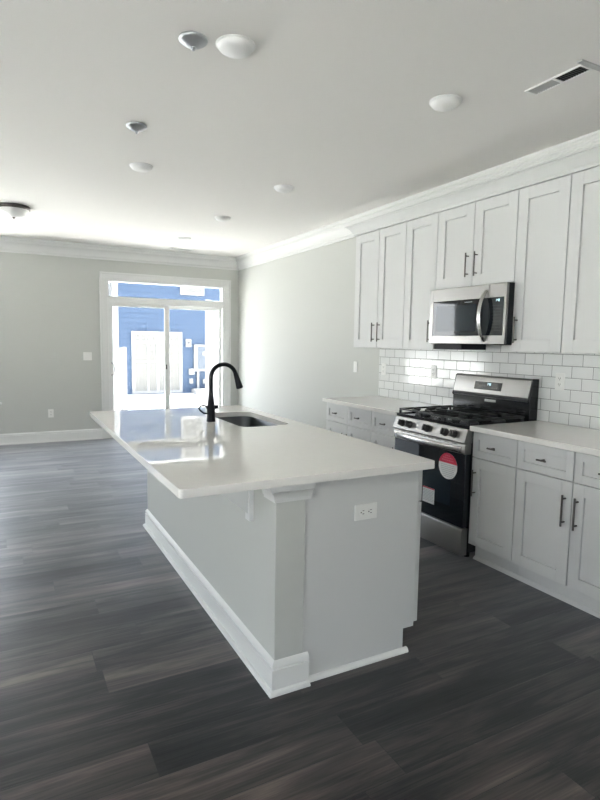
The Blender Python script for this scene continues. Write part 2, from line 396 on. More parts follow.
# ------------------------------------------------------------------ cabinets
def shaker(m, xf, y0, y1, z0, z1, s, th=.020, rec=.012, sgn=1):
    """door/drawer slab whose face is at x=xf and which extends sgn*th behind the face"""
    a, b = sorted((y0, y1)); xb = xf + sgn*th
    m.box(xf, xb, a, a+s, z0, z1).box(xf, xb, b-s, b, z0, z1).box(xf, xb, a+s, b-s, z0, z0+s).box(xf, xb, a+s, b-s, z1-s, z1)
    m.box(xf+sgn*rec, xb, a+s, b-s, z0+s, z1-s)
    return m
def bar_pull(parent, xf, y, z0, z1):
    m = MB(); x = xf - .030
    m.tube([(x, y, z0), (x, y, z1)], .0055, 12)
    for z in (z0+.022, z1-.022): m.tube([(xf+.001, y, z), (x, y, z)], .0045, 10)
    return m.obj('handle', M['nickel'], parent)
def tee_knob(parent, xf, y, z):
    m = MB(); x = xf - .028
    m.tube([(x, y-.030, z), (x, y+.030, z)], .0055, 12); m.tube([(xf+.001, y, z), (x, y, z)], .0065, 12)
    return m.obj('knob', M['nickel'], parent)
G = .003
XB, XU = -.6254, -.3226
def base_cab(label, y1, y0, doors, hand, group='white base cabinets along the right wall'):
    """y1 far end, y0 near end"""
    r = thing('base_cabinet', label, 'cabinet', (-.3, (y0+y1)/2, 0), group)
    MB().box(-.605, -.001, y0+.0005, y1-.0005, .114, .879).obj('carcass', M['cab'], r, .001)
    m = MB(); m.box(-.555, -.53, y0+.0005, y1-.0005, 0, .114)
    m.prism([(-.575, 0), (-.555, 0), (-.555, .02), (-.562, .018), (-.572, .009)], 1, y0+.0005, y1-.0005)
    m.obj('toe_kick', M['cab'], r)
    w = (y1-y0)/doors
    for k in range(doors):
        b = y1 - k*w - G; a = y1 - (k+1)*w + G
        d = shaker(MB(), XB, a, b, .118, .702, .066).obj('door', M['cab'], r, .0015)
        hy = (b-.035) if hand[k] == 'L' else (a+.035)
        bar_pull(d, XB, hy, .452, .628)
        dr = shaker(MB(), XB, a, b, .708, .872, .046).obj('drawer', M['cab'], r, .0015)
        tee_knob(dr, XB, (a+b)/2, .789)
    return r
YA, YB_, YC, YD = -3.845, -4.605, -4.986, -5.757
base_cab('white double-door base cabinet farthest from the camera, left of the stove beyond the sink', YA-.02, YB_, 2, 'RL')
base_cab('white narrow base cabinet touching the far left side of the stove', YB_, YC, 1, 'R')
base_cab('white single-door base cabinet just right of the stove, handle beside the oven', YD, -6.117, 1, 'L')
base_cab('white double-door base cabinet at the right edge of the photo, two long handles together', -6.117, -6.877, 2, 'RL')

def wall_cab(label, y1, y0, z0, doors, hand, hz):
    r = thing('wall_cabinet', label, 'cabinet', (-.15, (y0+y1)/2, z0), 'white wall cabinets')
    MB().box(-.3024, -.001, y0+.0005, y1-.0005, z0, 2.458).obj('carcass', M['cab'], r, .001)
    w = (y1-y0)/doors
    for k in range(doors):
        b = y1 - k*w - G; a = y1 - (k+1)*w + G
        d = shaker(MB(), XU, a, b, z0+.001, 2.452, .078).obj('door', M['cab'], r, .0015)
        hy = (b-.040) if hand[k] == 'L' else (a+.040)
        bar_pull(d, XU, hy, hz, hz+.172)
    return r
wall_cab('tall white double-door wall cabinet at the far end, two handles together low down', -3.845, -4.605, 1.3976, 2, 'RL', 1.455)
wall_cab('tall white single-door wall cabinet immediately left of the microwave', -4.605, -4.993, 1.3976, 1, 'R', 1.455)
wall_cab('short white double-door wall cabinet directly above the microwave', -4.993, -5.757, 1.862, 2, 'RL', 1.928)
wall_cab('tall white single-door wall cabinet immediately right of the microwave', -5.757, -6.140, 1.3976, 1, 'L', 1.455)
wall_cab('tall white wall cabinet cut off by the right edge of the photo', -6.140, -6.902, 1.3976, 2, 'RL', 1.455)
# moulding on top of the wall cabinets, with its return at the far end
KP = [(-.300, 2.458), (-.328, 2.458), (-.330, 2.476), (-.336, 2.480), (-.342, 2.492), (-.362, 2.520), (-.380, 2.530), (-.382, 2.536), (-.394, 2.538), (-.394, 2.549), (-.300, 2.549)]
m = MB(); m.run([(-.001, -3.845), (-.3, -3.845), (-.3, -6.902)], [(-.3-x, z) for x, z in KP])
struct(m.obj('trim_5', M['cab']))

# countertops on the wall run
def slab(name, label, x0, x1, y0, y1, z0, z1):
    return tag(MB().box(x0, x1, y0, y1, z0, z1).obj(name, M['quartz'], None, .004, 3), label, 'countertop')
slab('countertop', 'pale quartz worktop on the cabinets left of the stove', -.662, -.001, YC+.001, -3.845, .880, .914)
slab('countertop', 'pale quartz worktop on the cabinets right of the stove', -.662, -.001, -6.89, YD-.001, .880, .914)

# backsplash
m = MB(); m.box(-.008, -.0005, -6.9, -3.845, .9145, 1.397).box(-.008, -.0005, -5.7565, -4.9935, 1.397, 1.44).box(-.008, -.0005, YD, YC, .86, .9145)
bs = m.obj('backsplash', M['tile']); tag(bs, 'glossy white subway tile backsplash with dark grout behind the stove', 'backsplash')

# ------------------------------------------------------------------ island
isl = thing('kitchen_island', 'white kitchen island base with grey knee wall and white end panel', 'island', (-2.0, -5.3, 0))
IN, IF_ = -6.462, -4.165
MB().box(-2.391, -2.258, IN, IF_, 0, .879).obj('knee_wall', M['wall'], isl, .002)
m = MB()
m.prism([(-2.258, 0), (-1.722, 0), (-1.722, .113), (-1.662, .113), (-1.662, .879), (-2.258, .879)], 1, IN+.008, IN+.028)
m.obj('end_panel', M['cab'], isl)
MB().box(-2.257, -1.6435, IF_, IN+.0285, .113, .66).obj('cabinet_box', M['cab'], isl, .001)
MB().box(-1.745, -1.725, IF_, IN+.0285, 0, .1125).obj('toe_kick', M['cab'], isl)
# fronts on the working side
ws = [(-6.434, -5.85, 1), (-5.85, -5.24, 1), (-5.24, -4.46, 2), (-4.46, -4.167, 1)]
for a0, b0, n in ws:
    w = (b0-a0)/n
    for k in range(n):
        a, b = a0+k*w+G, a0+(k+1)*w-G
        d = shaker(MB(), -1.620, a, b, .118, .702, .066, .022, .010, -1).obj('door', M['cab'], isl, .0015)
        m = MB(); y = b-.035; x = -1.590
        m.tube([(x, y, .452), (x, y, .628)], .0055, 12)
        for z in (.474, .606): m.tube([(-1.621, y, z), (x, y, z)], .0045, 10)
        m.obj('handle', M['nickel'], d)
        shaker(MB(), -1.620, a, b, .708, .872, .046, .022, .010, -1).obj('drawer', M['cab'], isl, .0015)
# baseboard around the knee wall, shoe along the end panel
IBP = [(0, 0), (.032, 0), (.032, .006), (.026, .017), (.017, .020), (.017, .103), (.010, .105), (.010, .111), (.016, .114), (.014, .124), (.006, .135), (0, .138)]
m = MB()
m.run([(-2.236, IF_), (-2.391, IF_), (-2.391, IN), (-2.236, IN)], IBP)
m.obj('baseboard', M['trim'], isl)
MB().prism([(IN+.009, 0), (IN-.010, 0), (IN-.010, .007), (IN-.005, .017), (IN+.002, .021), (IN+.009, .021)], 0, -2.236, -1.700).obj('shoe_moulding', M['trim'], isl)
# moulding cap at the top of the knee wall's end
CPF = [(0, .802), (.009, .802), (.009, .814), (.014, .816), (.017, .830), (.028, .846), (.036, .852), (.036, .862), (.044, .864), (.044, .8785), (0, .8785)]
m = MB()
m.run([(-2.391, IN+.10), (-2.391, IN), (-2.236, IN)], CPF)
m.obj('cap_moulding', M['trim'], isl)
for by in (-6.215, -5.42, -4.62):
    m = MB()
    m.box(-2.412, -2.391, by-.024, by+.024, .660, .879).box(-2.66, -2.412, by-.024, by+.024, .861, .879)
    m.prism([(-2.412, .69), (-2.412, .861), (-2.62, .861)], 1, by-.010, by+.010)
    m.obj('support_bracket', M['trim'], isl, .002)

# island countertop with sink cut-out
def rrect(x0, x1, y0, y1, r, n=6):
    pts = []
    for cx, cy, a0 in ((x1-r, y1-r, 0), (x0+r, y1-r, 90), (x0+r, y0+r, 180), (x1-r, y0+r, 270)):
        for k in range(n+1):
            a = math.radians(a0 + 90*k/n); pts.append((cx+r*math.cos(a), cy+r*math.sin(a)))
    return pts
SX0, SX1, SY0, SY1 = -2.055, -1.715, -5.275, -4.550
def slab_with_hole(outer, inner, z0, z1):
    m = MB(); bm = m.bm
    Lp = []
    for z in (z1, z0):
        vo = [bm.verts.new((*p, z)) for p in outer]; vi = [bm.verts.new((*p, z)) for p in inner]
        ed = [bm.edges.new((l[i], l[(i+1) % len(l)])) for l in (vo, vi) for i in range(len(l))]
        bmesh.ops.triangle_fill(bm, use_beauty=True, use_dissolve=False, edges=ed)
        Lp.append((vo, vi))
    for j in (0, 1):
        A, B = Lp[0][j], Lp[1][j]
        for i in range(len(A)): bm.faces.new((A[i], A[(i+1) % len(A)], B[(i+1) % len(A)], B[i]))
    return m
outer = rrect(-2.797, -1.618, -6.519, -4.150, .018, 5)
ct = slab_with_hole(outer, rrect(SX0, SX1, SY0, SY1, .07), .880, .914).obj('island_countertop', M['quartz'], None, .003, 2)
tag(ct, 'large glossy white quartz countertop of the island with a sink cut-out', 'countertop')
# sink
sk = thing('kitchen_sink', 'dark stainless undermount sink basin set into the island countertop', 'sink', ((SX0+SX1)/2, (SY0+SY1)/2, .68))
m = MB()
rings = []
for ins, z in ((-.022, .8795), (-.004, .8795), (.0, .872), (.004, .74), (.03, .70), (.06, .692), (.15, .688)):
    rings.append([(x, y, z) for x, y in rrect(SX0+ins, SX1-ins, SY0+ins, SY1-ins, max(.07-ins*.5, .012))])
m.sweep(rings, cap=False); vs = m.bm.verts; m.bm.verts.ensure_lookup_table(); n = len(rings[0]); m.bm.faces.new([m.bm.verts[len(rings)*n-n+i] for i in range(n)])
o = m.obj('basin', M['sinksteel'], sk); sol = o.modifiers.new('solid', 'SOLIDIFY'); sol.thickness = .0015; sol.offset = -1
MB().lathe([(.0, .690), (.042, .690), (.045, .693), (.038, .695), (.030, .692), (0, .6915)], ((SX0+SX1)/2, (SY0+SY1)/2, 0), 24).obj('drain', M['chrome'], sk)

# faucet
FX, FY = -2.148, -4.955
fa = thing('kitchen_faucet', 'matte black gooseneck faucet standing beside the island sink', 'faucet', (FX, FY, .914))
MB().lathe([(0, .914), (.029, .914), (.029, .925), (.027, .94), (.0265, .99), (.022, 1.03), (.0165, 1.075), (.0135, 1.11), (.0135, 1.12), (0, 1.12)], (FX, FY, 0), 24).obj('body', M['black'], fa)
pts = [(FX, FY, 1.10), (FX, FY, 1.15), (FX, FY, 1.20)]
R = .087; cx = FX + R
for k in range(1, 15):
    a = math.pi - k*math.radians(165)/14
    pts.append((cx+R*math.cos(a), FY, 1.20+R*math.sin(a)))
MB().tube(pts, .0135, 16).obj('spout', M['black'], fa)
e = Vector(pts[-1]); d = Vector((.30, 0, -.95)).normalized()
MB().tube([e-d*.004, e+d*.012, e+d*.045, e+d*.085, e+d*.098, e+d*.100], [.0145, .0155, .018, .0225, .0225, .018], 18).obj('spray_head', M['black'], fa)
m = MB(); m.tube([(FX-.03, FY, 1.006), (FX+.030, FY, 1.008)], .011, 14).tube([(FX+.02, FY, 1.008), (FX+.046, FY, 1.009)], [.0125, .011], 14)
lp = [(FX-.02, FY, 1.006), (FX-.045, FY, 1.022), (FX-.064, FY-.004, 1.022), (FX-.084, FY-.006, 1.006), (FX-.074, FY-.006, .990), (FX-.052, FY-.004, .972), (FX-.03, FY, .968)]
m.tube(lp, .0055, 10)
m.obj('lever', M['black'], fa)

# ------------------------------------------------------------------ gas range
RY1, RY0 = -4.990, -5.753
rg = thing('gas_range', 'stainless gas range with black oven door and round red sticker', 'range', (-.34, (RY0+RY1)/2, 0))
m = MB(); m.box(-.625, -.012, RY0, RY1, .045, .880)
for x in (-.58, -.06):
    for y in (RY0+.05, RY1-.05): m.lathe([(0, 0), (.02, 0), (.02, .045), (0, .045)], (x, y, 0), 12)
m.obj('body', M['enamel'], rg, .002)
m = MB(); m.prism([(-.626, .030), (-.672, .030), (-.680, .036), (-.680, .196), (-.672, .212), (-.626, .214)], 1, RY0+.006, RY1-.006)
m.obj('storage_drawer', M['steel'], rg)
dr = MB().box(-.676, -.626, RY0+.006, RY1-.006, .222, .718).obj('oven_door', M['oglass'], rg, .003)
MB().box(-.6763, -.676, RY0+.13, RY1-.13, .34, .60).obj('oven_window', M['owin'], dr)
m = MB(); m.prism([(-.626, .7185), (-.676, .7185), (-.684, .726), (-.684, .775), (-.676, .789), (-.626, .789)], 1, RY0+.006, RY1-.006)
m.obj('door_trim', M['steel'], dr)
hp = [(-.712 + .026*(2*k/16-1)**2, RY1-.035-(RY1-RY0-.07)*k/16, .748) for k in range(17)]
m = MB()
rings = []
for (x, y, z) in hp:
    rings.append([(x+.010*math.cos(2*math.pi*q/14), y, z+.021*math.sin(2*math.pi*q/14)) for q in range(14)])
m.sweep(rings)
for y in (RY1-.05, RY0+.05): m.box(-.70, -.683, y-.012, y+.012, .736, .760)
m.obj('door_handle', M['chrome'], dr)
for k in range(8):     # vent slots above the handle
    y = RY1-.09-k*.078; MB().box(-.6855, -.684, y-.050, y, .778, .782).obj('vent_slot', M['slot'], dr)
m = MB(); m.prism([(-.60, .793), (-.688, .793), (-.694, .800), (-.668, .884), (-.660, .890), (-.60, .890)], 1, RY0+.002, RY1-.002)
m.obj('control_panel', M['steel'], rg)
nrm = Vector((-.084, 0, .026)).normalized()
def tilt(o_):   # local x axis along the panel normal
    return Matrix.Translation(o_) @ nrm.to_track_quat('Z', 'Y').to_matrix().to_4x4()
for ky in (-5.095, -5.180, -5.371, -5.560, -5.645):
    m = MB(); m.lathe([(0, -.002), (.027, -.002), (.027, .006), (.024, .009), (.022, .032), (.019, .036), (0, .036)], (0, 0, 0), 22)
    m.box(-.022, .022, -.006, .006, .034, .044)
    m.xform(tilt(Vector((-.681, ky, .842))) @ Matrix.Rotation(math.radians(90), 4, 'Z'))
    k = m.obj('knob', M['knob'], rg)
# cooktop
m = MB(); m.box(-.662, -.095, RY0+.002, RY1-.002, .886, .902)
m.box(-.662, -.645, RY0+.002, RY1-.002, .902, .908).box(-.11, -.095, RY0+.002, RY1-.002, .902, .908).box(-.645, -.11, RY1-.014, RY1-.002, .902, .908).box(-.645, -.11, RY0+.002, RY0+.014, .902, .908)
ck = m.obj('cooktop', M['enamel'], rg, .002)
yc = (RY0+RY1)/2
for bx_, by_, br in ((-.52, RY1-.14, .048), (-.24, RY1-.14, .040), (-.38, yc, .045), (-.52, RY0+.14, .052), (-.24, RY0+.14, .036)):
    b_ = MB().lathe([(0, .902), (br+.012, .902), (br+.010, .912), (br, .914), (br, .916), (0, .916)], (bx_, by_, 0), 24).obj('burner', M['dkgrey'], rg)
    MB().lathe([(0, .916), (br-.004, .916), (br-.004, .924), (br-.010, .927), (0, .928)], (bx_, by_, 0), 24).obj('burner_cap', M['iron'], b_)
gw = (RY1-RY0-.03)/3
for k in range(3):
    b1 = RY1-.015-k*gw-.002; a1 = b1-gw+.004; m = MB(); zt0, zt1 = .934, .948; t = .011
    m.box(-.650, -.650+t, a1, b1, zt0, zt1).box(-.120-t, -.120, a1, b1, zt0, zt1).box(-.650+t, -.120-t, a1, a1+t, zt0, zt1).box(-.650+t, -.120-t, b1-t, b1, zt0, zt1)
    c_ = (a1+b1)/2
    m.box(-.395, -.375, a1+t, b1-t, zt0, zt1)
    for xx in (-.52, -.24) if k != 1 else (-.385,):
        m.box(xx-.005, xx+.005, a1+t, c_-.028, zt0, zt1).box(xx-.005, xx+.005, c_+.028, b1-t, zt0, zt1)
    if k != 1:
        for s0, s1 in ((-.639, -.55), (-.49, -.395), (-.375, -.27), (-.21, -.131)): m.box(s0, s1, c_-.005, c_+.005, zt0, zt1)
    else:
        for s0, s1 in ((-.639, -.43), (-.335, -.131)): m.box(s0, s1, c_-.045, c_-.035, zt0, zt1).box(s0, s1, c_+.035, c_+.045, zt0, zt1)
    for xx in (-.645, -.14):
        for yy in (a1+.006, b1-.006): m.box(xx-.006, xx+.010, yy-.006, yy+.006, .902, zt0)
    m.obj('grate', M['iron'], rg, .002)
# backguard
m = MB(); m.box(-.093, -.010, RY0+.004, RY1-.004, .886, 1.050)
m.prism([(-.012, 1.05), (-.012, 1.206), (-.062, 1.206), (-.070, 1.200), (-.104, 1.044), (-.093, 1.035)], 1, RY0+.002, RY0+.014)
m.prism([(-.012, 1.05), (-.012, 1.206), (-.062, 1.206), (-.070, 1.200), (-.104, 1.044), (-.093, 1.035)], 1, RY1-.014, RY1-.002)
m.obj('backguard_base', M['enamel'], rg, .002)
bg = MB().prism([(-.014, 1.050), (-.014, 1.204), (-.062, 1.204), (-.074, 1.194), (-.104, 1.072), (-.100, 1.046), (-.090, 1.042)], 1, RY0+.014, RY1-.014).obj('backguard', M['steel'], rg)
MB().prism([(-.1005, 1.046), (-.1045, 1.072), (-.1035, 1.072), (-.099, 1.046)], 1, RY0+.014, RY1-.014).obj('lower_trim', M['dkgrey'], bg)
def onface(y0, y1, za, zb, d):   # a thin prism lying on the sloping steel face
    fx = lambda z: -.104 + (z-1.072)*(.030/.122)
    return [(fx(za)-d, za), (fx(zb)-d, zb), (fx(zb)+.002, zb), (fx(za)+.002, za)], y0, y1
pl, a, b = onface(0, 0, 1.100, 1.160, .0015)
dp = MB().prism(pl, 1, -5.490, -5.222).obj('display', M['oglass'], bg)
SEG = {'1': 'bc', '4': 'fgbc', '8': 'abcdefg'}
def digits(m, txt, ystart, z0, h, place):
    y = ystart; w = h*.5; t = h*.13
    for ch in txt:
        if ch == ':':
            for zz in (.3, .7): place(m, y-t, y, z0+h*zz, z0+h*zz+t)
            y -= t*2.4; continue
        for s in SEG[ch]:
            r_ = dict(a=(0, w, h-t, h), d=(0, w, 0, t), g=(0, w, h/2-t/2, h/2+t/2), f=(0, t, h/2, h), e=(0, t, 0, h/2), b=(w-t, w, h/2, h), c=(w-t, w, 0, h/2))[s]
            place(m, y-r_[1], y-r_[0], z0+r_[2], z0+r_[3])
        y -= w*1.35
def pl_guard(m, a, b, c, d):
    pl, _, _ = onface(0, 0, c, d, .0022); m.prism(pl, 1, a, b)
m = MB(); digits(m, '1:48', -5.345, 1.134, .018, pl_guard); m.obj('clock_digits', M['lcd'], dp)
for k in range(4):
    for y_, z_ in ((-5.262, 1.114), (-5.262, 1.130), (-5.40, 1.114)):
        m = MB(); pl_guard(m, y_-.02*k-.010, y_-.02*k, z_, z_+.003); m.obj('button_mark', M['dkgrey'], dp)
MB().prism([(-.0955, 1.012), (-.0955, 1.030), (-.092, 1.030), (-.092, 1.012)], 1, -5.445, -5.335).obj('badge', M['chrome'], rg)
# stickers on the oven door
sc_y, sc_z, sr_ = -5.590, .613, .090
def disc(m, x0, x1, cy, cz, r, za, zb, n=40):
    pts = []
    for k in range(n):
        a = 2*math.pi*k/n; z = cz+r*math.sin(a); z = min(max(z, za), zb)
        rr = math.sqrt(max(r*r-(z-cz)**2, 0)); pts.append((cy+math.copysign(rr, math.cos(a)), z))
    out = [pts[0]]
    for p in pts[1:]:
        if (Vector(p)-Vector(out[-1])).length > 1e-4: out.append(p)
    if (Vector(out[0])-Vector(out[-1])).length < 1e-4: out.pop()
    m.prism(out, 0, x0, x1); return m
st = disc(MB(), -.67765, -.67635, sc_y, sc_z, sr_, sc_z-sr_, sc_z+sr_).obj('round_sticker', M['paper'], dr, label='round red and white sticker')
disc(MB(), -.67855, -.67765, sc_y, sc_z, sr_, sc_z+.020, sc_z+sr_).obj('sticker_band', M['red'], st, label='red upper part of the sticker')
m = MB()
for z, w in ((sc_z+.068, .05), (sc_z+.052, .09), (sc_z+.036, .11)):
    yy = sc_y + w/2
    while yy > sc_y - w/2:
        l = random.uniform(.008, .018); m.box(-.67925, -.67855, yy-l, yy, z, z+.007); yy -= l+.005
m.obj('sticker_heading', M['pink'], st)
m = MB()
for k in range(7):
    z = sc_z+.004-k*.013; w = 2*math.sqrt(max(sr_**2-(z-sc_z)**2, 0))*.72
    yy = sc_y + w/2
    while yy > sc_y - w/2:
        l = random.uniform(.006, .02); m.box(-.67855, -.67765, yy-l, yy, z, z+.004); yy -= l+.004
m.obj('sticker_text', M['ink'], st)
s2 = MB().box(-.67765, -.67635, -5.468, -5.345, .308, .420).obj('paper_sticker', M['paper'], dr, label='white rectangular sticker with a red top line')
MB().box(-.67855, -.67765, -5.468, -5.345, .412, .420).obj('sticker_band', M['red'], s2)
m = MB()
for k in range(8):
    z = .398-k*.0105; yy = -5.352
    while yy > -5.455:
        l = random.uniform(.006, .02); m.box(-.67855, -.67765, max(yy-l, -5.462), yy, z, z+.0035); yy -= l+.004
m.obj('sticker_text', M['ink'], s2)

# ------------------------------------------------------------------ microwave
MY1, MY0, MZ0, MZ1 = -5.018, -5.765, 1.442, 1.852
mw = thing('microwave', 'stainless over-the-range microwave with curved handle under the short cabinet', 'microwave', (-.2, (MY0+MY1)/2, MZ0))
MB().box(-.372, -.010, MY0, MY1, MZ0, MZ1).obj('body', M['black'], mw, .002)
ym = -5.617; xo, xi = -.395, -.373
m = MB()
m.box(xo, xi, MY1-.040, MY1, MZ0+.004, MZ1)
m.box(xo, xi, ym+.0015, MY1-.040, 1.760, MZ1).box(xo, xi, ym+.0015, MY1-.040, MZ0+.004, 1.504)
md = m.obj('door', M['steel'], mw, .002)
MB().box(xo+.002, xi, ym+.0015, MY1-.040, 1.504, 1.760).obj('door_glass', M['oglass'], md)
MB().box(xo+.0012, xo+.002, -5.50, -5.09, 1.535, 1.725).obj('door_window', M['owin'], md)
MB().box(xo+.001, xo+.0022, -5.46, -5.385, 1.739, 1.744).obj('badge', M['ink'], md)
hp = []
for k in range(21):
    s = k/20; hp.append((-.392-.062*math.sin(math.pi*s)**.7, -5.585, 1.466+.345*s))
m = MB(); rings = []
for i, (x, y, z) in enumerate(hp):
    d = (Vector(hp[min(i+1, 20)])-Vector(hp[max(i-1, 0)])).normalized(); nn = Vector((d.z, 0, -d.x))
    rings.append([Vector((x, y, z)) + nn*.008*math.cos(2*math.pi*q/14) + Vector((0, 1, 0))*.017*math.sin(2*math.pi*q/14) for q in range(14)])
m.sweep(rings); m.obj('door_handle', M['chrome'], md)
m = MB(); m.box(xo, xi, MY0, MY0+.019, MZ0+.004, MZ1).box(xo, xi, MY0+.019, ym-.0015, 1.760, MZ1).box(xo, xi, MY0+.019, ym-.0015, MZ0+.004, 1.504)
cp = m.obj('control_panel', M['steel'], mw, .002)
kp = MB().box(xo+.002, xi, MY0+.019, ym-.0015, 1.504, 1.760).obj('keypad', M['oglass'], cp)
def pl_mw(m, a, b, c, d): m.box(xo+.0012, xo+.0022, a, b, c, d)
m = MB(); digits(m, '1:48', -5.672, 1.732, .016, pl_mw); m.obj('clock_digits', M['lcd'], kp)
m = MB()
for r_ in range(9):
    for c_ in range(4):
        y = -5.648-c_*.022; m.box(xo+.0014, xo+.0022, y-.010, y, 1.536+r_*.021, 1.5385+r_*.021)
m.obj('key_marks', M['dkgrey'], kp)
MB().box(-.350, -.10, -5.33, -5.03, 1.402, MZ0).obj('vent_housing', M['black'], mw, .004)

# ------------------------------------------------------------------ wall plates
def plate(name, label, loc, rotz, kind, roty=0, gangs=1):
    r = thing(name, label, 'outlet' if 'outlet' in name else 'switch', loc)
    w = .070 + .046*(gangs-1); h = .116
    o0 = ORG[r.name]
    def put(m, nm, mat, par, bevel=0):
        bmesh.ops.translate(m.bm, vec=o0, verts=m.bm.verts)
        return m.obj(nm, mat, par, bevel)
    p_ = put(MB().box(-w/2, w/2, -.006, 0, -h/2, h/2), 'plate', M['plate'], r, .002)
    for g in range(gangs):
        gx = (g-(gangs-1)/2)*.046
        if kind == 'outlet':
            for zz in (.020, -.020):
                rc = put(MB().prism([(gx+.017*max(-1, min(1, 1.25*math.cos(2*math.pi*k/20))), zz+.0145*math.sin(2*math.pi*k/20)) for k in range(20)], 1, -.0085, -.006), 'receptacle', M['plate'], r)
                put(MB().box(gx-.008, gx-.0055, -.0092, -.0085, zz-.001, zz+.008).box(gx+.0055, gx+.008, -.0092, -.0085, zz-.001, zz+.008).box(gx-.0025, gx+.0025, -.0092, -.0085, zz-.010, zz-.005), 'slots', M['slot'], rc)
        else:
            put(MB().box(gx-.016, gx+.016, -.008, -.006, -.033, .033), 'rocker', M['plate'], r, .001)
    r.rotation_euler = (0, roty, rotz)
    return r
RZ = -math.pi/2
plate('wall_switch', 'white double light switch on the grey far wall left of the patio door', (-2.290, -.0002, 1.196), 0, 'switch', gangs=2)
plate('wall_outlet', 'white outlet low on the grey far wall above the baseboard', (-2.790, -.0002, .401), 0, 'outlet')
plate('wall_switch', 'white switch on the pale right wall beyond the tiled backsplash', (-.0002, -3.41, 1.185), RZ, 'switch')
plate('wall_outlet', 'white outlet on the tile at the far end of the backsplash', (-.0082, -3.927, 1.186), RZ, 'outlet')
plate('wall_outlet', 'white outlet on the backsplash tile left of the stove', (-.0082, -4.655, 1.198), RZ, 'outlet')
plate('wall_outlet', 'white outlet on the backsplash tile right of the stove', (-.0082, -5.915, 1.200), RZ, 'outlet')
plate('wall_outlet', 'white outlet mounted sideways on the end panel of the island', (-1.954, IN+.0078, .707), 0, 'outlet', roty=math.pi/2)

# ------------------------------------------------------------------ ceiling fittings
def disk_light(loc, label):
    r = thing('recessed_light', label, 'ceiling light', loc, 'white disk ceiling lights')
    x, y, z = loc
    MB().lathe([(0, H-.0002), (.087, H-.0002), (.088, H-.004), (.084, H-.007), (.080, H-.007), (0, H-.007)], (x, y, 0), 40).obj('trim_ring', M['lite'], r)
    MB().lathe([(.082, H-.0072), (.0805, H-.012), (.073, H-.022), (.058, H-.031), (.038, H-.037), (.018, H-.040), (0, H-.041)], (x, y, 0), 40).obj('lens', M['lite'], r)
    return r
dl = disk_light((-2.370, -5.950, H), 'largest white disk ceiling light, beside the nearer grey canopy')
for (x, y, l) in ((-2.362, -3.975, 'white disk ceiling light just below the farther small grey canopy'),
                  (-1.174, -4.010, 'white disk ceiling light over the aisle, middle one of the three in the right-hand row'),
                  (-1.227, -2.634, 'white disk ceiling light, farthest one of the three in the right-hand row'),
                  (-1.237, -1.245, 'faintest tiny white disk ceiling light, just before the far flat vent'),
                  (-1.168, -5.975, 'white disk ceiling light nearest the wall cabinets, left of the half-dark vent')):
    dup(dl, (x, y, H), l)
def canopy(loc, label):
    r = thing('pendant_canopy', label, 'ceiling canopy', loc, 'grey pendant canopies over the island')
    x, y, z = loc
    MB().lathe([(0, H-.0002), (.062, H-.0002), (.063, H-.006), (.060, H-.012), (.056, H-.015), (.052, H-.016), (.042, H-.024), (.026, H-.031), (.012, H-.035), (0, H-.036)], (x, y, 0), 36).obj('canopy_dome', M['dnickel'], r)
    MB().lathe([(0, H-.033), (.011, H-.034), (.011, H-.039), (.0075, H-.042), (.008, H-.046), (.005, H-.050), (0, H-.051)], (x, y, 0), 20).obj('finial', M['dnickel'], r)
    return r
cn = canopy((-2.550, -5.905, H), 'nearer grey metal ceiling canopy with a finial, beside the largest disk light')
dup(cn, (-2.560, -4.772, H), 'farther small grey metal ceiling canopy with a finial')
fl = thing('flush_ceiling_light', 'round frosted glass flush ceiling light with dark metal band at left edge', 'ceiling light', (-3.20, -2.0, H))
MB().lathe([(0, H-.0002), (.150, H-.0002), (.155, H-.010), (.155, H-.030), (.148, H-.036), (0, H-.036)], (-3.20, -2.0, 0), 44).obj('band', M['nickel'], fl)
MB().lathe([(0, H-.0362), (.143, H-.0362), (.140, H-.050), (.118, H-.075), (.080, H-.095), (.035, H-.106), (0, H-.108)], (-3.20, -2.0, 0), 44).obj('shade', M['frost'], fl)
MB().lathe([(0, H-.107), (.012, H-.108), (.013, H-.114), (.006, H-.122), (0, H-.124)], (-3.20, -2.0, 0), 18).obj('finial', M['nickel'], fl)
cv = thing('ceiling_vent', 'rectangular ceiling air vent with one light and one dark half by the cabinets', 'vent', (-.86, -6.43, H))
m = MB(); x0, x1, y0, y1 = -.905, -.815, -6.592, -6.272; z0 = H-.006
m.box(x0, x0+.010, y0, y1, z0, H-.0002).box(x1-.010, x1, y0, y1, z0, H-.0002).box(x0+.010, x1-.010, y0, y0+.010, z0, H-.0002).box(x0+.010, x1-.010, y1-.010, y1, z0, H-.0002).box(x0+.010, x1-.010, -6.440, -6.428, z0, H-.0002)
m.obj('frame', M['lite'], cv, .001)
MB().box(x0+.010, x1-.010, y0+.010, y1-.010, H-.0012, H-.0002).obj('backing', M['vdark'], cv)
def louvers(a, b, n, sgn, mat, nm):
    m = MB(); st_ = (b-a)/n
    for k in range(n):
        y = a+st_*(k+.5); hw = st_*.62
        m.prism([(y-hw*.5*1, H-.0055 if sgn > 0 else H-.0012), (y+hw*.5, H-.0012 if sgn > 0 else H-.0055), (y+hw*.5, (H-.0012 if sgn > 0 else H-.0055)+.0006), (y-hw*.5, (H-.0055 if sgn > 0 else H-.0012)+.0006)], 0, x0+.011, x1-.011)
    m.obj(nm, mat, cv)
louvers(-6.427, y1-.011, 10, -1, M['slat'], 'louvers')
louvers(y0+.011, -6.441, 10, 1, M['dkgrey'], 'louvers')  # near half coloured darker for the shade in the gaps between slats
fv = thing('ceiling_vent', 'small flat white ceiling vent near the patio door crown moulding', 'vent', (-1.03, -.38, H))
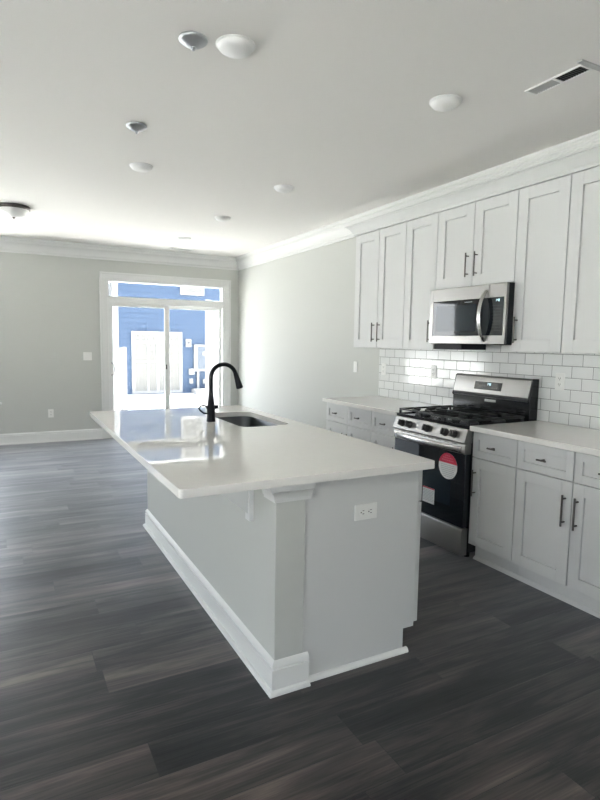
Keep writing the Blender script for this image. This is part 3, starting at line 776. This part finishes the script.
m = MB(); m.box(-1.19, -.87, -.43, -.42, H-.007, H-.0002).box(-1.19, -.87, -.34, -.33, H-.007, H-.0002).box(-1.19, -1.18, -.42, -.34, H-.007, H-.0002).box(-.88, -.87, -.42, -.34, H-.007, H-.0002)
m.obj('frame', M['lite'], fv)
m = MB()
for k in range(14): m.box(-1.175+k*.0208, -1.165+k*.0208, -.42, -.34, H-.005, H-.0002)
m.obj('louvers', M['slat'], fv)
tag(MB().box(-.945, -.45, -6.625, -6.600, H-.010, H-.0002).obj('ceiling_strip', M['slat'], None, .002), 'thin grey strip on the ceiling next to the vent at right edge', 'ceiling strip')

# ------------------------------------------------------------------ outdoors
GZ = -.33
struct(MB().box(-40, 40, -40, 45, GZ-.3, GZ).obj('ground', M['conc']))
struct(MB().box(-3.0, .9, .15, 2.2, GZ, -.12).obj('patio', M['conc']))
def lap(m, x0, x1, y, z0, z1, step=.165):
    z = z0
    while z < z1:
        zt = min(z+step, z1)
        m.prism([(y, z), (y-.022, z), (y-.006, zt), (y, zt)], 0, x0, x1); z += step
bl = thing('townhouse', 'blue clapboard townhouse seen through the patio door', 'building', (2.0, 12, GZ))
MB().box(-.117, 7.0, 10.02, 16, GZ, 6.5).obj('house_body', M['siding'], bl)
m = MB(); lap(m, -.117, 7.0, 10.02, GZ, 6.5); m.obj('siding', M['siding'], bl)
MB().box(-.30, -.117, 9.985, 16, GZ, 6.5).obj('corner_board', M['wtrim'], bl, .004)
# patio door of the blue house
hd = MB(); X0, X1, Z0, Z1, yy = .27, 1.93, GZ+.02, 1.72, 9.99
hd.box(X0, X0+.10, yy-.03, yy+.02, Z0, Z1).box(X1-.10, X1, yy-.03, yy+.02, Z0, Z1).box(X0+.1, X1-.1, yy-.03, yy+.02, Z1-.10, Z1).box(X0+.1, X1-.1, yy-.03, yy+.02, Z0, Z0+.09).box(X0+.1, X1-.1, yy-.03, yy+.02, 1.32, 1.42)
hd.box(.76, .83, yy-.025, yy+.02, Z0+.09, 1.32).box(1.06, 1.16, yy-.025, yy+.02, Z0+.09, 1.32).box(X0+.1, X1-.1, yy-.02, yy+.02, .72, .76)
for k in range(1, 8): hd.box(X0+.1+k*(X1-X0-.2)/8-.012, X0+.1+k*(X1-X0-.2)/8+.012, yy-.02, yy+.02, 1.42, Z1-.10)
hdo = hd.obj('patio_door_frame', M['wtrim'], bl)
MB().box(X0+.1, X1-.1, yy-.012, yy-.004, Z0+.09, Z1-.10).obj('pane', M['skypane'], hdo)
hw = MB(); hw.box(1.876, 1.96, 9.96, 10.01, 2.953, 4.5).box(2.616, 2.70, 9.96, 10.01, 2.953, 4.5).box(1.96, 2.616, 9.96, 10.01, 2.953, 3.04).box(1.96, 2.616, 9.96, 10.01, 4.41, 4.5)
hwo = hw.obj('window_frame', M['wtrim'], bl); MB().box(1.96, 2.616, 9.978, 9.988, 3.04, 4.41).obj('pane', M['skypane'], hwo)
lf = thing('wall_fixture', 'small white wall block with dark centre on the blue siding', 'wall fixture', (2.145, 9.97, 1.36))
MB().box(2.051, 2.239, 9.95, 9.998, 1.227, 1.493).obj('block', M['wtrim'], lf, .004); MB().lathe([(0, 9.93), (.045, 9.93), (.05, 9.95), (0, 9.95)], (2.145, 0, 1.37), 18, 'y').obj('fixture', M['dkgrey'], lf)
mc = thing('meter_cabinet', 'grey meter cabinet framed in white on the blue siding', 'utility box', (2.65, 9.9, .41))
MB().box(2.45, 3.05, 9.88, 9.998, .49, 1.24).obj('cabinet_door', M['meter'], mc, .004)
MB().box(2.327, 2.45, 9.90, 9.998, .41, 1.313).box(3.05, 3.15, 9.90, 9.998, .41, 1.313).box(2.45, 3.05, 9.90, 9.998, 1.24, 1.313).box(2.45, 3.05, 9.90, 9.998, .41, .49).obj('surround', M['wtrim'], mc)
MB().box(2.60, 2.74, 9.86, 9.88, .95, 1.08).obj('meter_label', M['wtrim'], mc)
tag(MB().tube([(2.47, 9.96, -.2), (2.47, 9.96, .41)], .045, 12).obj('conduit', M['wtrim']), 'white vertical conduit below the meter cabinet', 'pipe')
tag(MB().box(2.149, 2.340, 9.92, 9.998, .295, .501).obj('junction_box', M['wtrim'], None, .006), 'larger white junction box left of the meter cabinet conduit', 'utility box')
tag(MB().box(2.164, 2.286, 9.93, 9.998, -.011, .161).obj('junction_box', M['wtrim'], None, .006), 'small white junction box low on the siding left of the conduit', 'utility box')
tag(MB().box(2.639, 2.80, 9.93, 9.998, -.022, .136).obj('junction_box', M['wtrim'], None, .006), 'small white junction box right of the conduit', 'utility box')
tag(MB().box(2.215, 3.3, 9.35, 9.9, GZ, -.17).obj('concrete_step', M['wtrim'], None, .01), 'low white step at the foot of the blue house', 'step')
wh = thing('townhouse', 'white clapboard townhouse unit left of the blue one', 'building', (-1.4, 12, GZ))
MB().box(-2.6, -.302, 10.12, 16, GZ, 6.5).obj('house_body', M['wsiding'], wh)
m = MB(); lap(m, -2.6, -.302, 10.12, GZ, 6.5); m.obj('siding', M['wsiding'], wh)
def privacy(label, x0, x1, y, zt):
    r = thing('privacy_panel', label, 'fence', ((x0+x1)/2, y, GZ))
    m = MB(); n = max(1, round((x1-x0)/.15)); w = (x1-x0)/n
    for k in range(n): m.box(x0+k*w+.002, x0+(k+1)*w-.002, y-.02, y+.02, GZ, zt-.05)
    m.obj('panel', M['wtrim'], r)
    MB().box(x0-.01, x1+.01, y-.035, y+.035, zt-.05, zt).obj('cap_rail', M['wtrim'], r)
    for x in (x0-.03, x1+.03): MB().box(x-.05, x+.05, y-.05, y+.05, GZ, zt+.02).obj('post', M['wtrim'], r)
privacy('tall white privacy panel outside the right side of the patio door', .86, 2.0, 4.0, 2.36)
privacy('low white privacy panel outside the left side of the patio door', -2.6, -1.09, 4.0, 1.26)
